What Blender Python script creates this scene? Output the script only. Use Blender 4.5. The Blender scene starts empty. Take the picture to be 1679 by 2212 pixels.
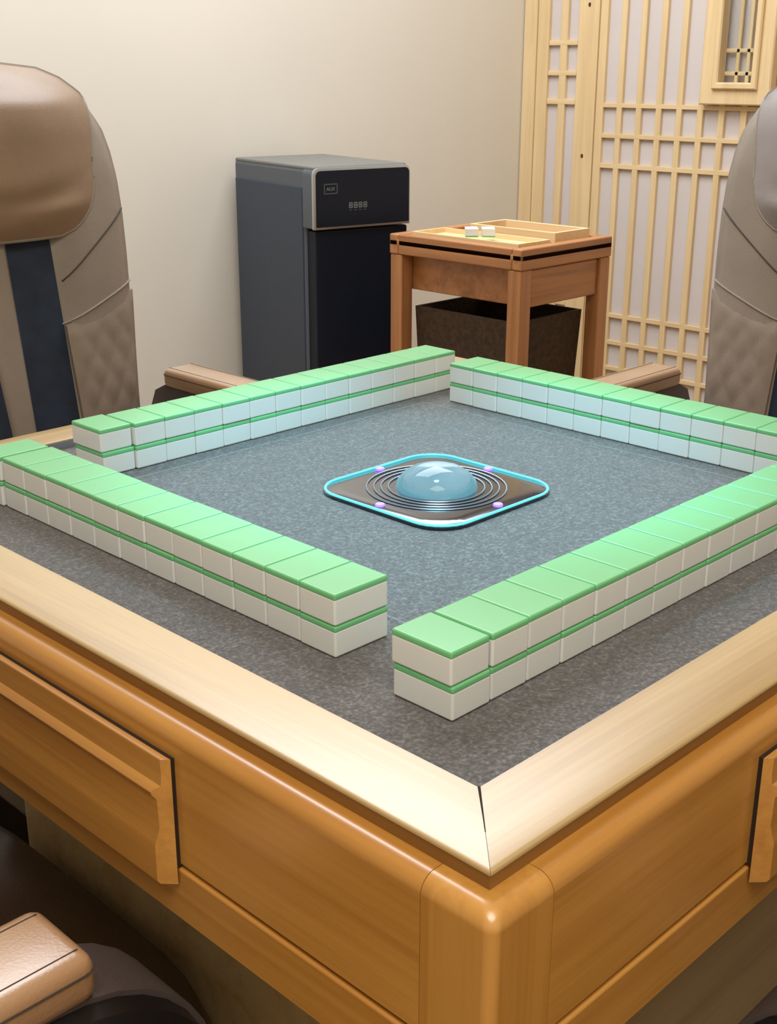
import bpy, bmesh, math, random
from mathutils import Vector, Matrix
random.seed(7)
S = bpy.context.scene
COL = S.collection

# ------------------------------------------------------------------ materials
def srgb(r, g, b):
    f = lambda c: (c/12.92 if c <= .04045 else ((c+.055)/1.055)**2.4)
    return (f(r/255), f(g/255), f(b/255), 1)

def new_mat(name):
    m = bpy.data.materials.new(name); m.use_nodes = True
    nt = m.node_tree; b = nt.nodes['Principled BSDF']
    return m, nt, b

def mapping(nt, scale, coord='Object', rot=(0, 0, 0)):
    tc = nt.nodes.new('ShaderNodeTexCoord'); mp = nt.nodes.new('ShaderNodeMapping')
    mp.inputs['Scale'].default_value = scale; mp.inputs['Rotation'].default_value = rot
    nt.links.new(tc.outputs[coord], mp.inputs['Vector'])
    return mp.outputs['Vector']

def noise(nt, vec, scale, detail=4, rough=.5, dist=0):
    n = nt.nodes.new('ShaderNodeTexNoise')
    n.inputs['Scale'].default_value = scale; n.inputs['Detail'].default_value = detail
    n.inputs['Roughness'].default_value = rough; n.inputs['Distortion'].default_value = dist
    nt.links.new(vec, n.inputs['Vector']); return n

def ramp(nt, fac, stops):
    r = nt.nodes.new('ShaderNodeValToRGB'); e = r.color_ramp.elements
    while len(e) < len(stops): e.new(.5)
    for i, (p, c) in enumerate(stops): e[i].position = p; e[i].color = c
    nt.links.new(fac, r.inputs['Fac']); return r.outputs['Color']

def bump(nt, b, h, strength, dist=.001):
    n = nt.nodes.new('ShaderNodeBump'); n.inputs['Strength'].default_value = strength
    n.inputs['Distance'].default_value = dist
    nt.links.new(h, n.inputs['Height']); nt.links.new(n.outputs['Normal'], b.inputs['Normal'])

def plain(name, c, rough=.5, metal=0, coat=0, spec=.5, var=.06, nscale=40, bmp=0):
    m, nt, b = new_mat(name)
    v = mapping(nt, (1, 1, 1))
    n = noise(nt, v, nscale, 3)
    lo = tuple(x*(1-var) for x in c[:3])+(1,); hi = tuple(min(1, x*(1+var)) for x in c[:3])+(1,)
    nt.links.new(ramp(nt, n.outputs['Fac'], [(.3, lo), (.7, hi)]), b.inputs['Base Color'])
    b.inputs['Roughness'].default_value = rough; b.inputs['Metallic'].default_value = metal
    b.inputs['Coat Weight'].default_value = coat; b.inputs['Coat Roughness'].default_value = .15
    b.inputs['Specular IOR Level'].default_value = spec
    if bmp: bump(nt, b, n.outputs['Fac'], bmp, .0015)
    return m

def wood(name, c1, c2, axis, rough=.35, coat=.3, scale=1.0, fine=1.0):
    m, nt, b = new_mat(name)
    st = [34, 34, 34]; st[axis] = 1.6
    v = mapping(nt, tuple(s*scale for s in st))
    n1 = noise(nt, v, 1.0, 5, .55, .6)
    v2 = mapping(nt, tuple((260 if i != axis else 5)*fine for i in range(3)))
    n2 = noise(nt, v2, 1.0, 3, .6)
    v3 = mapping(nt, (3, 3, 3)); n3 = noise(nt, v3, 1.2, 2)
    mx = nt.nodes.new('ShaderNodeMath'); mx.operation = 'MULTIPLY_ADD'
    nt.links.new(n2.outputs['Fac'], mx.inputs[0]); mx.inputs[1].default_value = .35
    nt.links.new(n1.outputs['Fac'], mx.inputs[2])
    mz = nt.nodes.new('ShaderNodeMath'); mz.operation = 'MULTIPLY_ADD'
    nt.links.new(n3.outputs['Fac'], mz.inputs[0]); mz.inputs[1].default_value = .4
    nt.links.new(mx.outputs[0], mz.inputs[2])
    nt.links.new(ramp(nt, mz.outputs[0], [(.55, c1), (1.15 if False else 1.0, c2)]), b.inputs['Base Color'])
    b.inputs['Roughness'].default_value = rough
    b.inputs['Coat Weight'].default_value = coat; b.inputs['Coat Roughness'].default_value = .27; b.inputs['Coat IOR'].default_value = 1.6
    bump(nt, b, mx.outputs[0], .12, .0006)
    return m

def leather(name, c, rough=.42, coat=.15, quilt=False, var=.12):
    m, nt, b = new_mat(name)
    v = mapping(nt, (1, 1, 1))
    n = noise(nt, v, 7, 4)
    lo = tuple(x*(1-var) for x in c[:3])+(1,); hi = tuple(min(1, x*(1+var)) for x in c[:3])+(1,)
    nt.links.new(ramp(nt, n.outputs['Fac'], [(.3, lo), (.7, hi)]), b.inputs['Base Color'])
    vo = nt.nodes.new('ShaderNodeTexVoronoi'); vo.inputs['Scale'].default_value = 500
    nt.links.new(v, vo.inputs['Vector'])
    n2 = noise(nt, v, 14, 2, .5, .8)
    mx = nt.nodes.new('ShaderNodeMath'); mx.operation = 'MULTIPLY_ADD'
    nt.links.new(n2.outputs['Fac'], mx.inputs[0]); mx.inputs[1].default_value = 5
    nt.links.new(vo.outputs['Distance'], mx.inputs[2])
    bump(nt, b, mx.outputs[0], .14, .0010)
    b.inputs['Roughness'].default_value = rough; b.inputs['Coat Weight'].default_value = coat
    b.inputs['Coat Roughness'].default_value = .3
    return m

def felt_mat():
    m, nt, b = new_mat('felt_grey')
    v = mapping(nt, (1, 1, 1))
    n = noise(nt, v, 420, 3, .7); n2 = noise(nt, v, 260, 3, .6)
    mx = nt.nodes.new('ShaderNodeMath'); mx.operation = 'MULTIPLY_ADD'
    nt.links.new(n2.outputs['Fac'], mx.inputs[0]); mx.inputs[1].default_value = .6
    nt.links.new(n.outputs['Fac'], mx.inputs[2])
    nt.links.new(ramp(nt, mx.outputs[0], [(.5, srgb(70, 68, 67)), (.8, srgb(95, 92, 91)), (1.0, srgb(127, 124, 123))]), b.inputs['Base Color'])
    b.inputs['Roughness'].default_value = .95; b.inputs['Specular IOR Level'].default_value = .15
    b.inputs['Sheen Weight'].default_value = .3
    bump(nt, b, n.outputs['Fac'], .5, .0008)
    return m

def floor_mat():
    m, nt, b = new_mat('floor_tile')
    v = mapping(nt, (1, 1, 1))
    br = nt.nodes.new('ShaderNodeTexBrick'); br.offset = 0
    br.inputs['Scale'].default_value = 1; br.inputs['Brick Width'].default_value = .8
    br.inputs['Row Height'].default_value = .8; br.inputs['Mortar Size'].default_value = .003
    br.inputs['Color1'].default_value = srgb(176, 146, 108); br.inputs['Color2'].default_value = srgb(168, 138, 101)
    br.inputs['Mortar'].default_value = srgb(120, 98, 74)
    nt.links.new(v, br.inputs['Vector'])
    n = noise(nt, v, 3, 5)
    mm = nt.nodes.new('ShaderNodeMix'); mm.data_type = 'RGBA'; mm.blend_type = 'MULTIPLY'
    mm.inputs['Factor'].default_value = .35
    nt.links.new(br.outputs['Color'], mm.inputs[6]); nt.links.new(n.outputs['Color'], mm.inputs[7])
    nt.links.new(mm.outputs[2], b.inputs['Base Color'])
    b.inputs['Roughness'].default_value = .3
    return m

def glow(name, c, s):
    m, nt, b = new_mat(name)
    b.inputs['Base Color'].default_value = c
    b.inputs['Emission Color'].default_value = c; b.inputs['Emission Strength'].default_value = s
    return m

RAIL_LIT1, RAIL_LIT2 = srgb(160, 128, 80), srgb(196, 167, 116)  # rail wood paler than the body: light on its top put into the colour
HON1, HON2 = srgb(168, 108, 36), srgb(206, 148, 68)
M = {}
for ax in (0, 1, 2):
    M['rail%d' % ax] = wood('rail_lit_wood_%d' % ax, RAIL_LIT1, RAIL_LIT2, ax, .34, .6)
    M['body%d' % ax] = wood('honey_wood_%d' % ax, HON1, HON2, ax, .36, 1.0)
    M['edge%d' % ax] = wood('rail_edge_%d' % ax, srgb(122, 82, 34), srgb(152, 106, 50), ax, .45, .1)  # darker strip: shade on the rail's vertical lip put into the colour
    M['pine%d' % ax] = wood('pine_%d' % ax, srgb(216, 184, 134), srgb(236, 208, 160), ax, .6, 0, .8)
    M['side%d' % ax] = wood('side_table_wood_%d' % ax, srgb(140, 88, 48), srgb(186, 128, 80), ax, .4, .2)
M['felt'] = felt_mat()
M['pedestal'] = wood('pedestal_wood', srgb(182, 152, 102), srgb(206, 180, 132), 0, .25, .4)
M['floor'] = floor_mat()
M['wall'] = plain('wall_plaster', srgb(226, 219, 206), .9, var=.015, nscale=2.5, spec=.2)
M['ceil'] = plain('ceiling_paint', srgb(238, 234, 226), .95, var=.01, nscale=3)
M['tile_white'] = plain('tile_white_melamine', srgb(232, 234, 230), .28, var=.012, nscale=6)
M['tile_green'] = plain('tile_green_melamine', srgb(118, 196, 134), .3, var=.04, nscale=6)
M['leather'] = leather('taupe_leather', srgb(146, 134, 122))
M['quilt'] = leather('quilted_taupe_leather', srgb(142, 128, 115))
M['leather_brown'] = leather('brown_arm_leather', srgb(172, 134, 98), .34, 1.0)
M['leather_dark'] = leather('dark_seat_leather', srgb(58, 38, 22), .4)
M['pillow'] = leather('pillow_leather', srgb(146, 120, 96), .5, .12)
M['pillow_grey'] = leather('grey_pillow_leather', srgb(150, 142, 140), .5, .12)
M['navy'] = plain('navy_fabric', srgb(34, 46, 64), .75, var=.25, nscale=30, bmp=.2)
M['piping'] = plain('grey_piping', srgb(150, 140, 128), .5)
M['seam'] = plain('dark_seam', srgb(62, 52, 44), .7)
M['black'] = plain('black_plastic', srgb(20, 18, 18), .42, var=.1)
M['panel_trim'] = leather('grey_brown_trim_leather', srgb(84, 74, 72), .45)
M['graphite'] = plain('graphite_shell', srgb(84, 92, 102), .45, var=.04, nscale=4)
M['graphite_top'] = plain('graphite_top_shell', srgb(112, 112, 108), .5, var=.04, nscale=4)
M['navy_side'] = plain('dark_blue_side_panel', srgb(56, 66, 82), .5, var=.04)
M['gloss_black'] = plain('gloss_black_glass', srgb(24, 29, 40), .4, spec=.2, var=.03)
M['silver'] = plain('brushed_silver', srgb(196, 198, 200), .3, .75, var=.03)
M['grey_print'] = plain('grey_print', srgb(120, 126, 128), .5)
M['paper'] = plain('backing_paper', srgb(214, 204, 200), .85, var=.02, nscale=5)
M['glass_dark'] = plain('console_glass', srgb(18, 20, 30), .08, coat=.6)
M['cyan'] = glow('cyan_led', (.12, .55, .62, 1), .7)
M['violet'] = glow('violet_led', (.25, .15, .95, 1), 1.8)
M['gap'] = plain('dark_joint', srgb(40, 24, 12), .9)
M['hole'] = plain('dark_pin', srgb(70, 52, 34), .8)
M['steel'] = plain('satin_steel', srgb(150, 156, 166), .35, .6)
m, nt, b = new_mat('window_glass')
b.inputs['Base Color'].default_value = (.95, .97, .96, 1); b.inputs['Roughness'].default_value = .03
b.inputs['Transmission Weight'].default_value = 1; b.inputs['IOR'].default_value = 1.12
M['glass'] = m
m, nt, b = new_mat('dome_glass')
b.inputs['Emission Color'].default_value = (.2, .8, 1, 1); b.inputs['Emission Strength'].default_value = .25
b.inputs['Base Color'].default_value = (.8, .85, .95, 1); b.inputs['Roughness'].default_value = .05
b.inputs['Transmission Weight'].default_value = .9; b.inputs['IOR'].default_value = 1.3
M['dome'] = m
m, nt, b = new_mat('lamp_diffuser')
b.inputs['Emission Color'].default_value = (1, .97, .9, 1); b.inputs['Emission Strength'].default_value = 3
M['diffuser'] = m

# ------------------------------------------------------------------ mesh helpers
def bm_box(bm, x0, x1, y0, y1, z0, z1, bev=0, seg=2):
    x0, x1 = sorted((x0, x1)); y0, y1 = sorted((y0, y1)); z0, z1 = sorted((z0, z1))
    vs = [bm.verts.new(p) for p in ((x0,y0,z0),(x1,y0,z0),(x1,y1,z0),(x0,y1,z0),(x0,y0,z1),(x1,y0,z1),(x1,y1,z1),(x0,y1,z1))]
    fs = [bm.faces.new([vs[i] for i in f]) for f in ((3,2,1,0),(4,5,6,7),(0,1,5,4),(1,2,6,5),(2,3,7,6),(3,0,4,7))]
    if bev:
        es = set(e for f in fs for e in f.edges)
        bmesh.ops.bevel(bm, geom=list(es), offset=bev, segments=seg, affect='EDGES', profile=.5)

def bm_loft(bm, rings, cap=True, close=True):
    R = [[bm.verts.new(p) for p in r] for r in rings]
    n = len(R[0])
    for a, b_ in zip(R, R[1:]):
        for i in range(n if close else n-1):
            j = (i+1) % n
            bm.faces.new((a[i], a[j], b_[j], b_[i]))
    if cap:
        bm.faces.new(list(reversed(R[0]))); bm.faces.new(R[-1])

def bm_tube(bm, pts, r, n=8):
    pts = [Vector(p) for p in pts]; rings = []
    up = Vector((0, 0, 1))
    for i, p in enumerate(pts):
        t = (pts[min(i+1, len(pts)-1)]-pts[max(i-1, 0)]).normalized()
        u = up if abs(t.dot(up)) < .95 else Vector((1, 0, 0))
        a = t.cross(u).normalized(); b_ = t.cross(a)
        rings.append([p+a*r*math.cos(2*math.pi*k/n)+b_*r*math.sin(2*math.pi*k/n) for k in range(n)])
    bm_loft(bm, rings)

def bm_cyl(bm, c, r, z0, z1, n=48, bev=0):
    pr = [(r, z0), (r, z1)] if not bev else [(r, z0)]+[(r-bev+bev*math.cos(a), z1-bev+bev*math.sin(a)) for a in (0, .4, .8, 1.2, math.pi/2)]
    bm_loft(bm, [[(c[0]+q*math.cos(2*math.pi*k/n), c[1]+q*math.sin(2*math.pi*k/n), z) for k in range(n)] for q, z in pr])

def mk(name, bm, mat, parent=None, smooth=False, loc=None, sharp=50):
    bmesh.ops.recalc_face_normals(bm, faces=bm.faces)
    me = bpy.data.meshes.new(name); bm.to_mesh(me); bm.free()
    me.materials.append(mat)
    if smooth:
        for p in me.polygons: p.use_smooth = True
        me.set_sharp_from_angle(angle=math.radians(sharp))
    o = bpy.data.objects.new(name, me); COL.objects.link(o)
    if smooth == 'wn':
        wm = o.modifiers.new('weighted_normals', 'WEIGHTED_NORMAL'); wm.keep_sharp = True; wm.weight = 80
    if parent: o.parent = parent
    if loc: o.location = loc
    return o

def box(name, x0, x1, y0, y1, z0, z1, mat, parent=None, bev=0, seg=2, smooth=None):
    bm = bmesh.new(); bm_box(bm, x0, x1, y0, y1, z0, z1, bev, seg)
    return mk(name, bm, mat, parent, ('wn' if bev else False) if smooth is None else smooth)

def thing(name, label, cat, loc=(0, 0, 0), rz=0, group=None):
    o = bpy.data.objects.new(name, None); o.empty_display_size = .1; COL.objects.link(o)
    o.location = loc; o.rotation_euler = (0, 0, rz)
    return tag(o, label, cat, group)

def tag(o, label, cat, group=None):
    o['label'] = label; o['category'] = cat
    if group: o['group'] = group
    return o

def struct(o, label=None):
    o['kind'] = 'structure'
    if label: o['label'] = label
    return o

def copy_tree(o, parent=None):
    kids = list(o.children); c = o.copy(); COL.objects.link(c)
    if parent: c.parent = parent
    for k in kids: copy_tree(k, c)
    return c

# ------------------------------------------------------------------ room
XW, YW, XB, YB, ZC = 2.85, 2.2, -2.3, -2.3, 2.7
struct(box('floor', XB-.1, XW+.15, YB-.1, YW+.1, -.1, 0, M['floor']), 'tan tiled floor under the mahjong table')
struct(box('ceiling', XB-.1, XW+.15, YB-.1, YW+.1, ZC, ZC+.1, M['ceil']), 'white ceiling')
struct(box('wall_back', XB, XW, YW, YW+.1, 0, ZC, M['wall']), 'plain cream wall behind the black appliance')
struct(box('wall_right', XW, XW+.1, YB, YW, 0, ZC, M['wall']), 'wall behind the wooden lattice')
struct(box('wall_left', XB-.1, XB, YB, YW, 0, ZC, M['wall']), 'cream wall on the left')
struct(box('wall_front', XB-.1, XW+.1, YB-.1, YB, 0, ZC, M['wall']), 'cream wall behind the viewer')

# lattice screens on the right wall (plane X = 2.83 is the front of the stiles)
PX = 2.83
def hb(name, parent, y0, y1, z0, z1, d=.018, ax=1, x=PX, bev=.0015):
    return box(name, x-.0, x+d, y0, y1, z0, z1, M['pine%d' % ax], parent, bev, 1)
H = ZC-.02
# narrow screen
ns = thing('lattice_screen', 'narrow pale wood lattice panel with two columns beside the cream wall corner', 'lattice screen', (0, 0, 0))
hb('outer_stile', ns, 2.196, 2.142, 0.0, H, .018, 2)
hb('inner_stile', ns, 2.140, 2.092, 0.0, H, .014, 2, PX+.004)
hb('vertical_bar', ns, 2.044, 2.015, .08, H, .012, 2, PX+.004)
for z0, z1 in ((1.161, 1.177), (1.066, 1.081), (.974, .992), (.30, .315), (.205, .22), (.11, .125), (1.9, 1.915)):
    hb('crossbar', ns, 1.972, 2.09, z0, z1, .012, 1, PX+.0035)
hb('bottom_rail', ns, 1.972, 2.09, 0, .08, .014, 1, PX+.004)
box('backing_panel', PX+.0165, PX+.0195, 1.972, 2.196, 0, H, M['paper'], ns)
# wide screen
wsn = thing('lattice_screen', 'wide pale wood lattice panel with a pinned thick stile, behind the right chair', 'lattice screen', (0, 0, 0))
st = hb('pinned_stile', wsn, 1.969, 1.888, 0, H, .02, 2)
for z in (1.284, .811, .34, 1.76):
    bm = bmesh.new()
    bm_loft(bm, [[(PX+dx, 1.928+.005*math.cos(a*.7854), z+.007*math.sin(a*.7854)) for a in range(8)] for dx in (-.0012, .004)])
    mk('pin', bm, M['hole'], st)
hb('inner_stile', wsn, 1.886, 1.856, 0, H, .015, 2, PX+.004)
YEND = .2
k = 0; y = 1.7935
ys = []
while y > YEND:
    ys.append(y); y -= .0752
for i, y in enumerate(ys):
    top = H if not (1.26 < y < 1.50) else .985
    if i in (4, 5, 6): top = .985
    hb('vertical_bar', wsn, y+.0105, y-.0105, .02, top, .0125, 2, PX+.004)
for z0, z1 in ((.968, .982), (.872, .887), (.776, .792), (.283, .298), (.19, .205), (.10, .115), (1.9, 1.915)):
    if z0 > 1.5:
        hb('crossbar', wsn, 1.48, 1.856, z0, z1, .0115, 1, PX+.0035)
        hb('crossbar', wsn, YEND, 1.25, z0, z1, .0115, 1, PX+.0035)
    else:
        hb('crossbar', wsn, YEND, 1.856, z0, z1, .0115, 1, PX+.0035)
box('backing_panel', PX+.0165, PX+.0195, YEND, 1.969, 0, H, M['paper'], wsn)
hb('end_stile', wsn, YEND-.08, YEND, 0, H, .02, 2)
# small window in the lattice
wn = thing('window_1', 'small glazed window with double wooden frame set in the lattice, top right', 'window', (0, 0, 0))
del wn['category']; struct(wn)
WX = PX-.03
def frame(name, y0, y1, z0, z1, w, xa, xb, parent):
    bm = bmesh.new()
    outer = [(y0, z0), (y1, z0), (y1, z1), (y0, z1)]
    inner = [(y0+w, z0+w), (y1-w, z0+w), (y1-w, z1-w), (y0+w, z1-w)]
    lp = []
    for xx, ring in ((xb, outer), (xa+.004, outer), (xa, [(a+(.004 if a == y0 else -.004), b_+(.004 if b_ == z0 else -.004)) for a, b_ in outer]),
                     (xa, [(a+(-.004 if a == y0+w else .004), b_+(-.004 if b_ == z0+w else .004)) for a, b_ in inner]), (xa+.004, inner), (xb, inner)):
        lp.append([bm.verts.new((xx, a, b_)) for a, b_ in ring])
    lp.append(lp[0])
    for A_, B_ in zip(lp, lp[1:]):
        for i in range(4):
            j = (i+1) % 4; bm.faces.new((A_[i], A_[j], B_[j], B_[i]))
    return mk(name, bm, M['pine2'], parent)
frame('casing', 1.245, 1.48, .985, 1.62, .05, WX, PX+.004, wn)
sash = frame('sash', 1.285, 1.435, 1.030, 1.575, .02, WX-.012, PX, wn)
box('pane', WX+.004, WX+.007, 1.303, 1.417, 1.048, 1.557, M['glass'], sash)
for y in (1.34, 1.375):  # bars behind the pane, modelled in place of the lattice's reflection
    hb('reflected_bar', sash, y-.006, y+.006, 1.03, 1.60, .008, 2, PX-.002)
for z in (1.075, 1.14, 1.5):
    hb('reflected_bar', sash, 1.30, 1.42, z-.006, z+.006, .007, 1, PX-.002)

# ------------------------------------------------------------------ mahjong table
tb = thing('mahjong_table', 'square honey-coloured wooden mahjong table with a grey felt top', 'table', (0, 0, 0))
FZ = .76           # felt level
RI, RO, BO = .3255, .3725, .385
# felt with slot
box('felt', -.34, .34, -.34, .34, FZ-.006, FZ, M['felt'], tb)
bm = bmesh.new()
for (xa, ya, xb, yb) in ((-.12, .218, .12, .218), (-.12, -.218, .12, -.218), (.218, -.12, .218, .12), (-.218, -.12, -.218, .12)):
    pass
s = .205
for A_, B_ in (((-s, -s), (s, -s)), ((s, -s), (s, s)), ((s, s), (-s, s)), ((-s, s), (-s, -s))):
    x0, x1 = sorted((A_[0], B_[0])); y0, y1 = sorted((A_[1], B_[1]))
    bm_box(bm, x0-.0004, x1+.0004, y0-.0004, y1+.0004, FZ, FZ+.0002)
mk('felt_seam', bm, plain('felt_seam', srgb(150, 152, 156), .9), tb)

# rails: mitred profile swept along each side
prof = [(.3255, .750), (.3255, .7674), (.3261, .768), (.345, .7682), (.360, .7676), (.3690, .7667), (.3708, .7663), (.3716, .7656), (.3716, .7645), (.362, .7645), (.362, .750)]
def side_xf(i):
    a = i*math.pi/2
    return Matrix.Rotation(a, 4, 'Z')
def sweep(name, prof, i, gap, mat, parent, extent=None, smooth='wn'):
    """profile (d, z): d = distance of the face from the table centre; runs along local X on the -Y side"""
    bm = bmesh.new(); X = side_xf(i)
    r0 = []; r1 = []
    for d, z in prof:
        e = (d-gap) if extent is None else extent
        r0.append(X @ Vector((-e, -d, z))); r1.append(X @ Vector((e, -d, z)))
    bm_loft(bm, [r0, r1])
    return mk(name, bm, mat, parent, smooth)
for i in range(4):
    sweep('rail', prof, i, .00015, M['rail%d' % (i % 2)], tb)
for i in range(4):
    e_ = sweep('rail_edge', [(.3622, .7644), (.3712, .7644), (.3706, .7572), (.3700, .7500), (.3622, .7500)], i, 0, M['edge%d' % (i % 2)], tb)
# dark joint line filling at mitre: thin recessed plate below the rails
for i in range(4):
    sweep('inner_trim', [(.3248, .7595), (.3248, .7668), (.3256, .7668), (.3256, .7595)], i, 0, M['steel'], tb)
for i in range(4):
    X = side_xf(i); bm = bmesh.new()
    v = [X @ Vector(p) for p in ((-.3262, -.3252, .7682), (-.3252, -.3262, .7682), (-.3516, -.3519, .7683), (-.3519, -.3516, .7683))]
    w = [p-Vector((0, 0, .006)) for p in v]
    bm_loft(bm, [w, v])
    mk('mitre_joint', bm, M['gap'], tb)

def roundprof(do, di, zt, zb, r, n=6, lowr=.002):
    p = [(di, zt)]
    for k in range(n+1):
        a = math.pi/2*(1-k/n)
        p.append((do-r+r*math.cos(a), zt-r+r*math.sin(a)))
    p += [(do, zb+lowr), (do-lowr, zb), (di, zb)]
    return p
ZT, ZG, ZB = .7565, .6699, .6336
PE = .3435
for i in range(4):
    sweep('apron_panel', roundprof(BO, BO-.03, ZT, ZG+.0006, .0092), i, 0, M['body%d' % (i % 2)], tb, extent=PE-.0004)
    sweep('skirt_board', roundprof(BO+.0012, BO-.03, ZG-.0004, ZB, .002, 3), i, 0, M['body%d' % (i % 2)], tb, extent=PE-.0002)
# corner posts (rounded square section with rounded top), running down as legs
def post(i):
    bm = bmesh.new(); X = side_xf(i)
    rr = .006; r2 = .0092
    def ring(off, z):
        o = BO-off; c = o-rr
        pts = [(-PE, -o), (-PE, -PE), (-o, -PE)]
        arc = [(-c-rr*math.cos(a), -c-rr*math.sin(a)) for a in [k*math.pi/2/6 for k in range(7)]]
        return [X @ Vector((x, y, z)) for x, y in pts+arc]
    rings = [ring(.002, ZB-.004), ring(0, ZB-.002), ring(0, ZT-r2)]
    for k in range(1, 7):
        a = math.pi/2*k/6
        rings.append(ring(r2-r2*math.cos(a), ZT-r2+r2*math.sin(a)))
    # below the skirt the post slims to a leg
    bm_loft(bm, rings)
    return mk('corner_post', bm, M['body2'], tb, 'wn')
for i in range(4): post(i)
box('underside_board', -.353, .353, -.353, .353, .634, .65, M['body0'], tb)
box('pedestal', -.262, .262, -.262, .262, .02, .634, M['pedestal'], tb, .004)
box('plinth', -.25, .25, -.25, .25, 0, .02, M['black'], tb)

# drawers with moulded fronts
def drawer(i):
    bm = bmesh.new(); X = side_xf(i)
    W2, z0, z1 = .162, .6605, .7400
    pr = [(.0055, z1), (.0125, z1), (.0135, z1-.001), (.0132, z1-.010), (.0140, z1-.0165), (.0196, z1-.0192), (.0210, z1-.0208), (.0204, z1-.0226), (.0172, z1-.025), (.0166, z1-.043),
          (.0196, z1-.052), (.0205, z1-.055), (.0205, z0+.0015), (.0185, z0), (.0055, z0)]
    r0, r1 = [], []
    for d, z in pr:
        d *= .52
        ins = max(0, d-.004)*1.3
        r0.append(X @ Vector((-W2+ins, -BO-d, z))); r1.append(X @ Vector((W2-ins, -BO-d, z)))
    bm_loft(bm, [r0, r1])
    dr = mk('drawer', bm, M['body%d' % (i % 2)], tb, 'wn', sharp=32)
    bm = bmesh.new(); c = [X @ Vector(p) for p in ((-W2+.0005, -BO-.0028, 0), (W2-.0005, -BO+.02, 0))]
    bm_box(bm, c[0].x, c[1].x, c[0].y, c[1].y, z0+.0105, z1-.0005)
    mk('drawer_box', bm, M['gap'], dr)  # dark block behind the drawer front, standing in for shadow in the gap
for i in range(4): drawer(i)

# centre console
con_bm = bmesh.new()
def rrect(h, r, z, n=6):
    pts = []
    for cx_, cy_, a0 in ((h-r, h-r, 0), (-h+r, h-r, 90), (-h+r, -h+r, 180), (h-r, -h+r, 270)):
        for k in range(n+1):
            a = math.radians(a0+90*k/n); pts.append((cx_+r*math.cos(a), cy_+r*math.sin(a), z))
    return pts
bm_loft(con_bm, [rrect(.075, .03, FZ), rrect(.075, .03, FZ+.002), rrect(.073, .028, FZ+.0035), rrect(.06, .02, FZ+.004)])
con = mk('centre_console', con_bm, M['glass_dark'], tb, True)
bm = bmesh.new()
pts = [Vector(p) for p in rrect(.0735, .029, FZ+.0034, 8)]; pts.append(pts[0]); bm_tube(bm, pts, .0012, 6)
mk('light_ring', bm, M['cyan'], con, True)
bm = bmesh.new()
for r in (.058, .052, .046, .040):
    bm_tube(bm, [(r*math.cos(2*math.pi*k/40), r*math.sin(2*math.pi*k/40), FZ+.0045) for k in range(41)], .0007, 5)
mk('groove_ring', bm, M['steel'], con, True)
bm = bmesh.new()
bm_loft(bm, [[(r*math.cos(2*math.pi*k/32), r*math.sin(2*math.pi*k/32), z) for k in range(32)] for r, z in
             [(.034*math.cos(a), FZ+.0038+.020*math.sin(a)) for a in (0, .3, .6, .9, 1.2, 1.5)]])
mk('dice_dome', bm, M['dome'], con, True)
for kx, ky in ((1, 0), (-1, 0), (0, 1), (0, -1)):
    bm = bmesh.new(); bm_cyl(bm, (.066*kx, .066*ky), .004, FZ+.0035, FZ+.0058, 16, .001)
    mk('button', bm, M['violet'], con, True)

# ------------------------------------------------------------------ mahjong tiles
U = .33
TW, TD, TH = .0967*U, .136*U, .0622*U
GT = .0030
def tile_proto():
    bm = bmesh.new()
    g = .00012
    bm_box(bm, -TW/2+g, TW/2-g, -TD/2+g, TD/2-g, 0, TH-GT, .0016, 3)
    body = mk('mahjong_tile', bm, M['tile_white'], None, 'wn')
    bm = bmesh.new()
    bm_box(bm, -TW/2+g, TW/2-g, -TD/2+g, TD/2-g, TH-GT-.0016, TH-.0001, .0014, 3)
    back = mk('tile_back', bm, M['tile_green'], body, 'wn')
    back['label'] = 'green back of the tile'
    return body
proto = tile_proto()
O_ = -.96*U
ordn = ['first', 'second', 'third', 'fourth', 'fifth', 'sixth', 'seventh', 'eighth', 'ninth', 'tenth', 'eleventh', 'twelfth', 'thirteenth', 'fourteenth']
used = [False]
def put_tile(x, y, z, rz, label, group):
    if not used[0]: o = proto; used[0] = True
    else: o = copy_tree(proto)
    o.location = (x, y, z); o.rotation_euler = (0, 0, rz)
    tag(o, label, 'mahjong tile', group)
def wall_row(n, start, axis, centre, rz, where, group, fixes={}):
    for k in range(n):
        for lay in (0, 1):
            p = start+(k+.5)*TW*(1 if axis[1] > 0 else -1)
            jx, jy = random.uniform(-.00015, .00015), random.uniform(-.0004, .0004)
            fx = fixes.get((k, lay), fixes.get((k, -1), (0, 0)))
            a = p+jx*0+fx[0]; c = centre+jy+fx[1]
            x, y = (a, c) if axis[0] == 0 else (c, a)
            lab = 'green-backed %s tile, %s stack from the %s' % ('upper' if lay else 'lower', ordn[k], where)
            put_tile(x, y, FZ+.0003+lay*TH, rz+random.uniform(-.004, .004), lab, group)
yc = O_+(.153+.068)*U
wall_row(14, O_+.117*U, (0, 1), yc, 0, 'near corner in the front right wall', 'tiles of the front right wall', {(0, 0): (-.0006, -.0002), (0, 1): (-.0012, .0004)})
wall_row(13, O_+.4535*U, (1, 1), O_+(.140+.068)*U, math.pi/2, 'near end of the front left wall', 'tiles of the front left wall', {(12, -1): (.0018, -.0016), (12, 1): (.002, -.0016)})
wall_row(14, O_+.438*U, (0, 1), O_+(1.638+.068)*U, 0, 'left end of the rear left wall', 'tiles of the rear left wall', {(0, 1): (-.001, .0038), (0, 0): (-.0003, .0020)})
wall_row(13, O_+1.5317*U, (1, -1), O_+(1.643+.068)*U, math.pi/2, 'far end of the rear right wall', 'tiles of the rear right wall', {(0, -1): (.0004, 0)})

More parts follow.
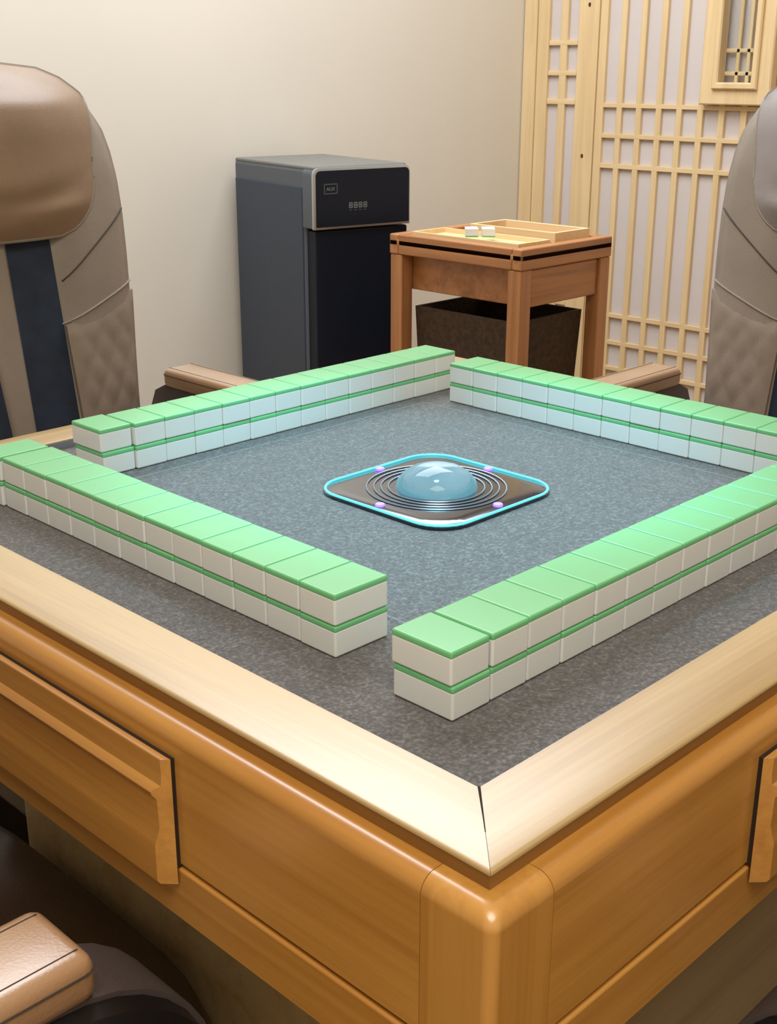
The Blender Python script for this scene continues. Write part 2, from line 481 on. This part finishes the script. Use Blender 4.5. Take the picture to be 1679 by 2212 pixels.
# ------------------------------------------------------------------ chairs
def chair(label, loc, rz, pil='pillow', slide=0, group='leather recliners around the mahjong table'):
    c = thing('recliner_chair', label, 'chair', loc, rz, group)
    # --- backrest profile along the height
    Zs = [.40, .46, .52, .58, .64, .70, .76, .82, .88, .93, .97, 1.0, 1.03, 1.055, 1.075, 1.088, 1.095]
    Ws = [.190, .205, .214, .221, .229, .238, .247, .254, .259, .260, .256, .249, .234, .214, .190, .158, .09]
    def interp(z, T):
        if z <= Zs[0]: return T[0]
        for i in range(len(Zs)-1):
            if z <= Zs[i+1]:
                t = (z-Zs[i])/(Zs[i+1]-Zs[i]); return T[i]*(1-t)+T[i+1]*t
        return T[-1]
    def yfront(x, z):
        w = max(.05, interp(z, Ws)); t = min(1, abs(x)/w)
        base = .235+(z-.6)*.20
        topr = max(0, z-1.0)/.095
        return base + .035*t**2.4 + .03*topr**2 + (.012 if t > .97 else 0)
    def yback(x, z):
        w = max(.05, interp(z, Ws)); t = min(1, abs(x)/w)
        topr = max(0, z-1.0)/.095
        return .235+(z-.6)*.20+.115-.045*t**2-.05*topr**2
    bm = bmesh.new(); rings = []
    zz = [.40+(.695)*k/44 for k in range(45)]
    NU = 20
    for z in zz:
        w = interp(z, Ws); r = []
        for k in range(NU+1):
            u = math.sin((-1+2*k/NU)*math.pi/2)
            r.append((u*w, yfront(u*w, z), z))
        for k in range(1, NU):
            u = math.sin((1-2*k/NU)*math.pi/2)
            r.append((u*w*.985, max(yback(u*w, z), yfront(u*w, z)+.01), z))
        rings.append(r)
    bm_loft(bm, rings)
    back = mk('backrest', bm, M['leather'], c, True)
    def patch(name, xl, xr, z0, z1, off, mat, thick=.006, nx=10, nz=24, parent=back, edge=None):
        bm = bmesh.new(); F = []; 
        for j in range(nz+1):
            t = j/nz; z = z0+(z1-z0)*t
            a, b_ = xl(z), xr(z); row = []
            for i in range(nx+1):
                u = i/nx; x = a+(b_-a)*u
                e = 1 if edge is None else edge(u, t)
                row.append(Vector((x, yfront(x, z)-off*e, z)))
            F.append(row)
        V = [[bm.verts.new(p) for p in r] for r in F]
        B = [[bm.verts.new(p+Vector((0, thick+off, 0))) for p in r] for r in F]
        for j in range(nz):
            for i in range(nx):
                bm.faces.new((V[j][i], V[j][i+1], V[j+1][i+1], V[j+1][i]))
                bm.faces.new((B[j][i+1], B[j][i], B[j+1][i], B[j+1][i+1]))
        for j in range(nz):
            bm.faces.new((V[j][0], V[j+1][0], B[j+1][0], B[j][0])); bm.faces.new((V[j+1][nx], V[j][nx], B[j][nx], B[j+1][nx]))
        for i in range(nx):
            bm.faces.new((V[0][i+1], V[0][i], B[0][i], B[0][i+1])); bm.faces.new((V[nz][i], V[nz][i+1], B[nz][i+1], B[nz][i]))
        return mk(name, bm, mat, parent, True)
    ew = lambda z: .094+(.006*(z-.6)/.3)
    nv = patch('navy_insert', lambda z: -ew(z), lambda z: ew(z), .45, .885, .0015, M['navy'])
    nv['label'] = 'dark navy recessed middle of the backrest'
    cs = lambda z: .019+.03*(z-.6)
    patch('centre_strip', lambda z: -cs(z), lambda z: cs(z), .45, .885, .009, M['leather'], edge=lambda u, t: (1-abs(2*u-1)**6)*.8+.2)
    # side wings stand proud of the insert
    for s_ in (-1, 1):
        patch('wing', (lambda z: ew(z)) if s_ > 0 else (lambda z: -interp(z, Ws)*.985), (lambda z: interp(z, Ws)*.985) if s_ > 0 else (lambda z: -ew(z)),
              .46, 1.05, .012, M['leather'], nz=40, edge=lambda u, t, q=s_: max(0, 1-abs(2*u-1)**5)*min(1, (1-t)*6))
        # quilted low part
        qb = bmesh.new(); nx, nz = 24, 44; G = []
        za, zb_ = .47, .735
        for j in range(nz+1):
            row = []
            for i in range(nx+1):
                u = i/nx; x = ew(.6)+.003+(interp(za+(zb_-za)*j/nz, Ws)*.975-ew(.6)-.003)*u
                z = za+(zb_-za)*j/nz+(.033*u)
                d = abs(math.sin((x*80+z*52)))**.5*abs(math.sin((x*80-z*52)))**.5
                env = min(1, 6*u, 6*(1-u), 8*j/nz, 8*(1-j/nz))
                row.append(qb.verts.new((s_*x, yfront(x, min(z, 1))-.0125-.0028*d*env+(1-min(1, 16*min(u, 1-u, j/nz, 1-j/nz)))*.004, z)))
            G.append(row)
        for j in range(nz):
            for i in range(nx):
                qb.faces.new((G[j][i], G[j][i+1], G[j+1][i+1], G[j+1][i]))
        ext = bmesh.ops.extrude_face_region(qb, geom=list(qb.faces))
        for v in [g for g in ext['geom'] if isinstance(g, bmesh.types.BMVert)]: v.co.y += .006
        mk('quilted_panel', qb, M['quilt'], back, True)
        # two slanting seams
        for (xa, za_, xb, zb2, mt, r) in ((.105, .797, .243, .888, 'seam', .0010), (.095, .737, .235, .782, 'piping', .0015)):
            bm = bmesh.new(); pts = []
            for k in range(13):
                t = k/12; x = xa+(xb-xa)*t; z = za_+(zb2-za_)*t
                uu = (x-ew(z))/(interp(z, Ws)*.985-ew(z)); e = max(0, 1-abs(2*uu-1)**5)
                pts.append((s_*x, yfront(x, z)-.012*e-.0008, z))
            bm_tube(bm, pts, r, 6)
            mk('seam', bm, M[mt], back, True)
    # head pillow: wraps over the top
    PZ0 = .862
    def pw(z):
        if z > .93:
            k_ = min(1, (z-.93)/.12); k_ = k_*k_*(3-2*k_); return min(.191+.020*k_, interp(z, Ws)*.965)
        t = (z-PZ0)/(.95-PZ0)
        if t >= 1: return .190
        return .190-.045*(1-math.sqrt(max(0, 1-(1-t)**2)))-.03*(1-t)**3
    bm = bmesh.new(); F = []; nz, nx = 34, 24
    zs = [PZ0+(1.0945-PZ0)*(j/nz) for j in range(nz+1)]
    for j, z in enumerate(zs):
        row = []
        for i in range(nx+1):
            u = -1+2*i/nx; x = u*pw(z); t = j/nz
            bulge = (1-abs(u)**3)*min(1, t*5+.15)*min(1, (1-t)*4+.1)
            fold = .010*math.exp(-((z-(.925-.02*math.cos(u*2.2)))/.018)**2)*(1-u*u)
            row.append(Vector((x, yfront(x, z)-.014-.034*bulge+fold, z)))
        F.append(row)
    V = [[bm.verts.new(p) for p in r] for r in F]
    for j in range(nz):
        for i in range(nx):
            bm.faces.new((V[j][i], V[j][i+1], V[j+1][i+1], V[j+1][i]))
    ext = bmesh.ops.extrude_face_region(bm, geom=list(bm.faces))
    for v in [g for g in ext['geom'] if isinstance(g, bmesh.types.BMVert)]: v.co.y += .018
    pl = mk('head_pillow', bm, M[pil], c, True)
    bm = bmesh.new()
    pts = [F[j][0] for j in range(nz, -1, -1)]+[F[0][i] for i in range(1, nx+1)]+[F[j][nx] for j in range(1, nz+1)]
    pts = [Vector((p.x*1.005, p.y+.003, p.z-(.001 if p.z < .9 else 0))) for p in pts]
    bm_tube(bm, pts, .0032, 6)
    mk('piping', bm, M['piping'], pl, True)
    # --- seat cushion
    bm = bmesh.new(); rings = []
    def srect(hx_, y0, y1, z, e=.06):
        out = []
        for k in range(40):
            a = 2*math.pi*k/40; ca, sa = math.cos(a), math.sin(a); p = 2/5
            out.append((hx_*math.copysign(abs(ca)**p, ca), (y0+y1)/2+(y1-y0)/2*math.copysign(abs(sa)**p, sa), z))
        return out
    for ins, z in ((.03, .33), (.005, .345), (0, .39), (.002, .425), (.012, .445), (.035, .456), (.09, .462), (.16, .464)):
        rings.append(srect(.243-ins, -.256+slide+ins*.6, .30, z))
    bm_loft(bm, rings)
    mk('seat', bm, M['leather_dark'], c, True)
    box('seat_base', -.22, .22, -.13+slide, .26, .20, .332, M['black'], c, .012)
    # --- arms
    for s_ in (-1, 1):
        bm = bmesh.new(); x0, x1 = .247*s_, .301*s_
        out = []
        R = .10
        for k in range(9):
            a = math.pi/2*k/8; out.append((-.070-R*math.sin(a) if k else -.070, .534+R*math.cos(a)))
        out = [(-.056-R*math.sin(math.pi/2*k/8), .526+R*math.cos(math.pi/2*k/8)) for k in range(9)]
        out += [(-.150, .46), (-.135, .36), (-.10, .31), (.24, .31), (.275, .36), (.285, .50), (.280, .575), (.262, .606), (.235, .619)]
        out = [(y_, z_+(.006 if (z_ > .6 and -.05 < y_) else 0)) for y_, z_ in out]
        bm_loft(bm, [[(x0, y_, z_) for y_, z_ in out], [(x1, y_, z_) for y_, z_ in out]])
        tr = mk('arm_panel', bm, M['panel_trim'], c, True)
        bm = bmesh.new()
        cy_, cz_ = .05, .46
        def shr(q): return [(cy_+(y_-cy_)*q, cz_+(z_-cz_)*q) for y_, z_ in out]
        bm_loft(bm, [[(x1-.001*s_, y_, z_) for y_, z_ in shr(.985)], [(x1+.012*s_, y_, z_) for y_, z_ in shr(.975)], [(x1+.016*s_, y_, z_) for y_, z_ in shr(.93)]])
        mk('arm_shell', bm, M['black'], tr, True)
        # pad: upholstered block with rounded edges
        bm = bmesh.new(); bm_box(bm, .242*s_, .304*s_, -.082, .235, .622, .652, .009, 4)
        pd = mk('arm_pad', bm, M['leather_brown'], tr, True)
        bm = bmesh.new()
        xm, hw, ym, hy_ = .273*s_, .0313, .0765, .1588
        loop = []
        for cx_, cy2, a0 in ((1, 1, 0), (-1, 1, 90), (-1, -1, 180), (1, -1, 270)):
            for k in range(6):
                a_ = math.radians(a0+18*k); loop.append((xm+cx_*(hw-.009)+.009*math.cos(a_), ym+cy2*(hy_-.009)+.009*math.sin(a_), .6425))
        loop.append(loop[0]); bm_tube(bm, loop, .0007, 5)
        for xs in (.2935*s_, .2525*s_):
            bm_tube(bm, [(xs, -.076, .6521), (xs, .229, .6521)], .0004, 5)
        mk('stitching', bm, M['seam'], pd, True)
    # --- four black block legs, widened to stand in for shade on the floor
    for sx in (-1, 1):
        for sy in (-1, 1):
            box('leg', .125*sx, .225*sx, .02 if sy < 0 else .16, .10 if sy < 0 else .24, 0, .205, M['black'], c, .006)
    return c
chair('brown leather recliner with brown head pillow, behind the table on the left', (.13, .68, 0), 0)
chair('grey-brown leather recliner with grey head pillow, behind the table on the right', (.715, .105, 0), -math.pi/2, 'pillow_grey')
chair('near left recliner with pale-lit brown armrest, dark seat pushed under the table', (-.528, .134, 0), math.pi/2)
chair('near right recliner, only a rounded arm panel showing in the lower right corner', (.124, -.540, 0), math.pi, slide=.075)

# ------------------------------------------------------------------ dark appliance by the wall
ap = thing('mini_fridge', 'tall dark grey appliance with glossy black door and silver trim against the wall', 'appliance', (1.441, 1.742, 0), -.20)
ax0, ax1, ay0, ay1, az = 0, .298, 0, .44, .853
box('body', ax0+.004, ax1-.002, ay0+.05, ay1, .02, az-.004, M['graphite'], ap, .012, 3)
box('side_panel', ax0+.0005, ax0+.01, ay0+.06, ay1-.012, .05, az-.052, M['navy_side'], ap, .002, 1)
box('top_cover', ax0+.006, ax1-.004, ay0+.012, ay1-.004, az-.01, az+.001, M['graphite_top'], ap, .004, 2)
dz0, dz1 = .700, az-.002
def rr_ring(x0, x1, z0, z1, r, y, n=5):
    pts = []
    for cx_, cz_, a0 in ((x1-r, z1-r, 0), (x0+r, z1-r, 90), (x0+r, z0+r, 180), (x1-r, z0+r, 270)):
        rr_ = r if a0 in (0, 90) else r*.15
        cx2 = (x1-rr_) if a0 in (0, 270) else (x0+rr_); cz2 = (z1-rr_) if a0 in (0, 90) else (z0+rr_)
        for k in range(n+1):
            a = math.radians(a0+90*k/n); pts.append((cx2+rr_*math.cos(a), y, cz2+rr_*math.sin(a)))
    return pts
bm = bmesh.new()
bm_loft(bm, [rr_ring(ax0, ax1, dz0, dz1, .018, ay0+.055), rr_ring(ax0, ax1, dz0, dz1, .018, ay0+.008)])
door = mk('upper_door', bm, M['graphite'], ap, True)
bm = bmesh.new()
bm_loft(bm, [rr_ring(ax0, ax1, dz0-.002, dz1, .018, ay0+.008), rr_ring(ax0, ax1, dz0-.002, dz1, .018, ay0+.001), rr_ring(ax0+.002, ax1-.002, dz0, dz1-.002, .017, ay0)])
mk('silver_trim', bm, M['silver'], door, True)
bm = bmesh.new()
bm_loft(bm, [rr_ring(ax0+.007, ax1-.004, dz0+.004, dz1-.007, .013, ay0+.001), rr_ring(ax0+.007, ax1-.004, dz0+.004, dz1-.007, .013, ay0-.0015)])
gl = mk('glass_front', bm, M['gloss_black'], door, True)
# badge frame + letters + touch icons
def outline(bm, x0, x1, z0, z1, w, y):
    for a in ((x0, x1, z0, z0+w), (x0, x1, z1-w, z1), (x0, x0+w, z0, z1), (x1-w, x1, z0, z1)):
        bm_box(bm, a[0], a[1], y-.0006, y, a[2], a[3])
bm = bmesh.new(); outline(bm, ax0+.030, ax0+.071, .786, .812, .0028, ay0-.0015)
mk('badge_frame', bm, plain('badge_grey', srgb(74, 82, 84), .5), gl)
cu = bpy.data.curves.new('badge_text', 'FONT'); cu.body = 'AUX'; cu.size = .0125; cu.extrude = .0003; cu.align_x = 'CENTER'
tmp = bpy.data.objects.new('tmp', cu); me_t = bpy.data.meshes.new_from_object(tmp); bpy.data.objects.remove(tmp)
me_t.materials.clear(); me_t.materials.append(M['grey_print'])
tx = bpy.data.objects.new('badge_text', me_t); COL.objects.link(tx)
tx.location = (ax0+.0505, ay0-.0019, .7945); tx.rotation_euler = (math.pi/2, 0, 0); tx.parent = gl
for k in range(4):
    bm = bmesh.new(); x = ax0+.105+k*.0148
    outline(bm, x, x+.011, .748, .7625, .0022, ay0-.0015)
    bm_box(bm, x+.004, x+.007, ay0-.0021, ay0-.0015, .7525, .7580)
    bm_box(bm, x+.001, x+.008, ay0-.0018, ay0-.0015, .7425, .7435)
    mk('touch_button', bm, M['grey_print'], gl)
box('lower_door', ax0+.010, ax1-.003, ay0+.008, ay0+.055, .04, dz0-.006, M['gloss_black'], ap, .004, 2)
for sx in (ax0+.03, ax1-.05):
    for sy in (ay0+.07, ay1-.05):
        box('foot', sx, sx+.025, sy, sy+.025, 0, .022, M['black'], ap)

# ------------------------------------------------------------------ wooden side table in the corner
sd = thing('side_table', 'square brown wooden side table with raised rim, between appliance and lattice', 'side table', (0, 0, 0))
sx0, sx1, sy0, sy1, sz = 1.53, 1.885, 1.135, 1.56, .70
box('tabletop', sx0, sx1, sy0, sy1, sz-.03, sz-.012, M['side0'], sd, .004)
for a in ((sx0, sx1, sy0, sy0+.03, 0), (sx0, sx1, sy1-.03, sy1, 0), (sx0, sx0+.03, sy0+.03, sy1-.03, 1), (sx1-.03, sx1, sy0+.03, sy1-.03, 1)):
    box('rim', a[0], a[1], a[2], a[3], sz-.05, sz, M['side%d' % a[4]], sd, .004)
for X0 in (sx0+.002, sx1-.042):
    for Y0 in (sy0+.002, sy1-.042):
        box('leg', X0, X0+.04, Y0, Y0+.04, 0, sz-.05, M['side2'], sd, .003)
box('shelf', sx0+.02, sx1-.02, sy0+.02, sy1-.02, .28, .298, M['side0'], sd, .002)
box('drawer_box', sx0+.045, sx1-.045, sy0+.01, sy1-.02, .56, sz-.052, M['side0'], sd, .003)
bs = thing('storage_basket', 'dark brown storage basket on the lower shelf of the side table', 'basket', ((sx0+sx1)/2, (sy0+sy1)/2, .2985))
bm = bmesh.new()
bm_loft(bm, [[(x*q, y*q, z) for x, y in ((-.13, -.165), (.13, -.165), (.13, .165), (-.13, .165))] for q, z in ((.94, 0), (1, .22), (.95, .22), (.9, .01))])
mk('basket_body', bm, plain('dark_wicker', srgb(62, 44, 26), .8, var=.4, nscale=90, bmp=.5), bs)
# two face-up tiles left on the side table
p2 = tile_proto(); p2.name = 'mahjong_tile'
for i, (x, y) in enumerate(((1.535, 1.345), (1.563, 1.316))):
    o = p2 if i == 0 else copy_tree(p2)
    o.rotation_euler = (math.pi, 0, math.radians(-46)); o.location = (x+.06, y+.0, sz-.0118+TH+.018)
    tag(o, 'white face-up tile with green underside on the tray, %s of the two' % ('left' if i == 0 else 'right'), 'mahjong tile', 'loose tiles on the side table')
tr = thing('wooden_tray', 'shallow light wooden tray lying on the corner side table', 'tray', (1.625, 1.345, sz-.0117), 0)
box('tray_bottom', -.06, .06, -.17, .17, 0, .006, M['pine1'], tr, .002)
for a in ((-.06, -.052, -.17, .17), (.052, .06, -.17, .17), (-.052, .052, -.17, -.162), (-.052, .052, .162, .17)):
    box('tray_side', a[0], a[1], a[2], a[3], .004, .017, M['pine1'], tr)
bk = thing('wooden_box', 'low brown open wooden box at the right side of the side table', 'box', (1.78, 1.29, sz-.0117), 0)
box('box_bottom', -.07, .07, -.11, .16, 0, .006, M['side1'], bk)
for a in ((-.07, -.06, -.11, .16), (.06, .07, -.11, .16), (-.06, .06, -.11, -.10), (-.06, .06, .15, .16)):
    box('box_side', a[0], a[1], a[2], a[3], .004, .030, M['pine1'], bk, .001)

# ------------------------------------------------------------------ lights
def area(name, loc, size, power, col, target=None, sy=None):
    l = bpy.data.lights.new(name, 'AREA'); l.energy = power; l.color = col; l.size = size
    if sy: l.shape = 'RECTANGLE'; l.size_y = sy
    o = bpy.data.objects.new(name, l); COL.objects.link(o); o.location = loc
    d = Vector(target if target else (loc[0], loc[1], 0))-Vector(loc)
    o.rotation_euler = d.to_track_quat('-Z', 'Y').to_euler()
    return o
area('ceiling_panel_light_far', (1.15, 1.35, 2.66), 1.9, 67, (.92, .97, 1.03), sy=1.2)
area('ceiling_panel_light_near', (-1.0, -1.0, 2.66), 1.2, 38, (1, .95, .87))
sp = bpy.data.lights.new('table_spot', 'SPOT'); sp.energy = 16; sp.color = (.14, .72, 1); sp.spot_size = math.radians(62); sp.spot_blend = .5; sp.shadow_soft_size = .04
so = bpy.data.objects.new('table_spot', sp); COL.objects.link(so); so.location = (0, 0, 1.30)

w = bpy.data.worlds.new('world'); S.world = w; w.use_nodes = True
w.node_tree.nodes['Background'].inputs[0].default_value = (1, .95, .88, 1)
w.node_tree.nodes['Background'].inputs[1].default_value = .3

# ------------------------------------------------------------------ camera
f = 2677.775
Rm = Matrix(((0.70180703, -0.23907299, 0.67105216), (-0.71236434, -0.2381533, 0.66016669), (0.00198526, -0.94134325, -0.33744473)))
cam = bpy.data.cameras.new('camera'); co = bpy.data.objects.new('camera', cam); COL.objects.link(co)
cam.sensor_fit = 'VERTICAL'; cam.sensor_height = 36; cam.lens = f/2212*36; cam.clip_start = .02
M3 = Matrix((Rm.col[0], -Rm.col[1], -Rm.col[2])).transposed()
co.matrix_world = Matrix.Translation((-.72041708, -.65317008, 1.09)) @ M3.to_4x4()
S.camera = co
S.view_settings.view_transform = 'Standard'; S.view_settings.look = 'None'
S.view_settings.gamma = 1; S.view_settings.use_curve_mapping = False; S.view_settings.exposure = 0
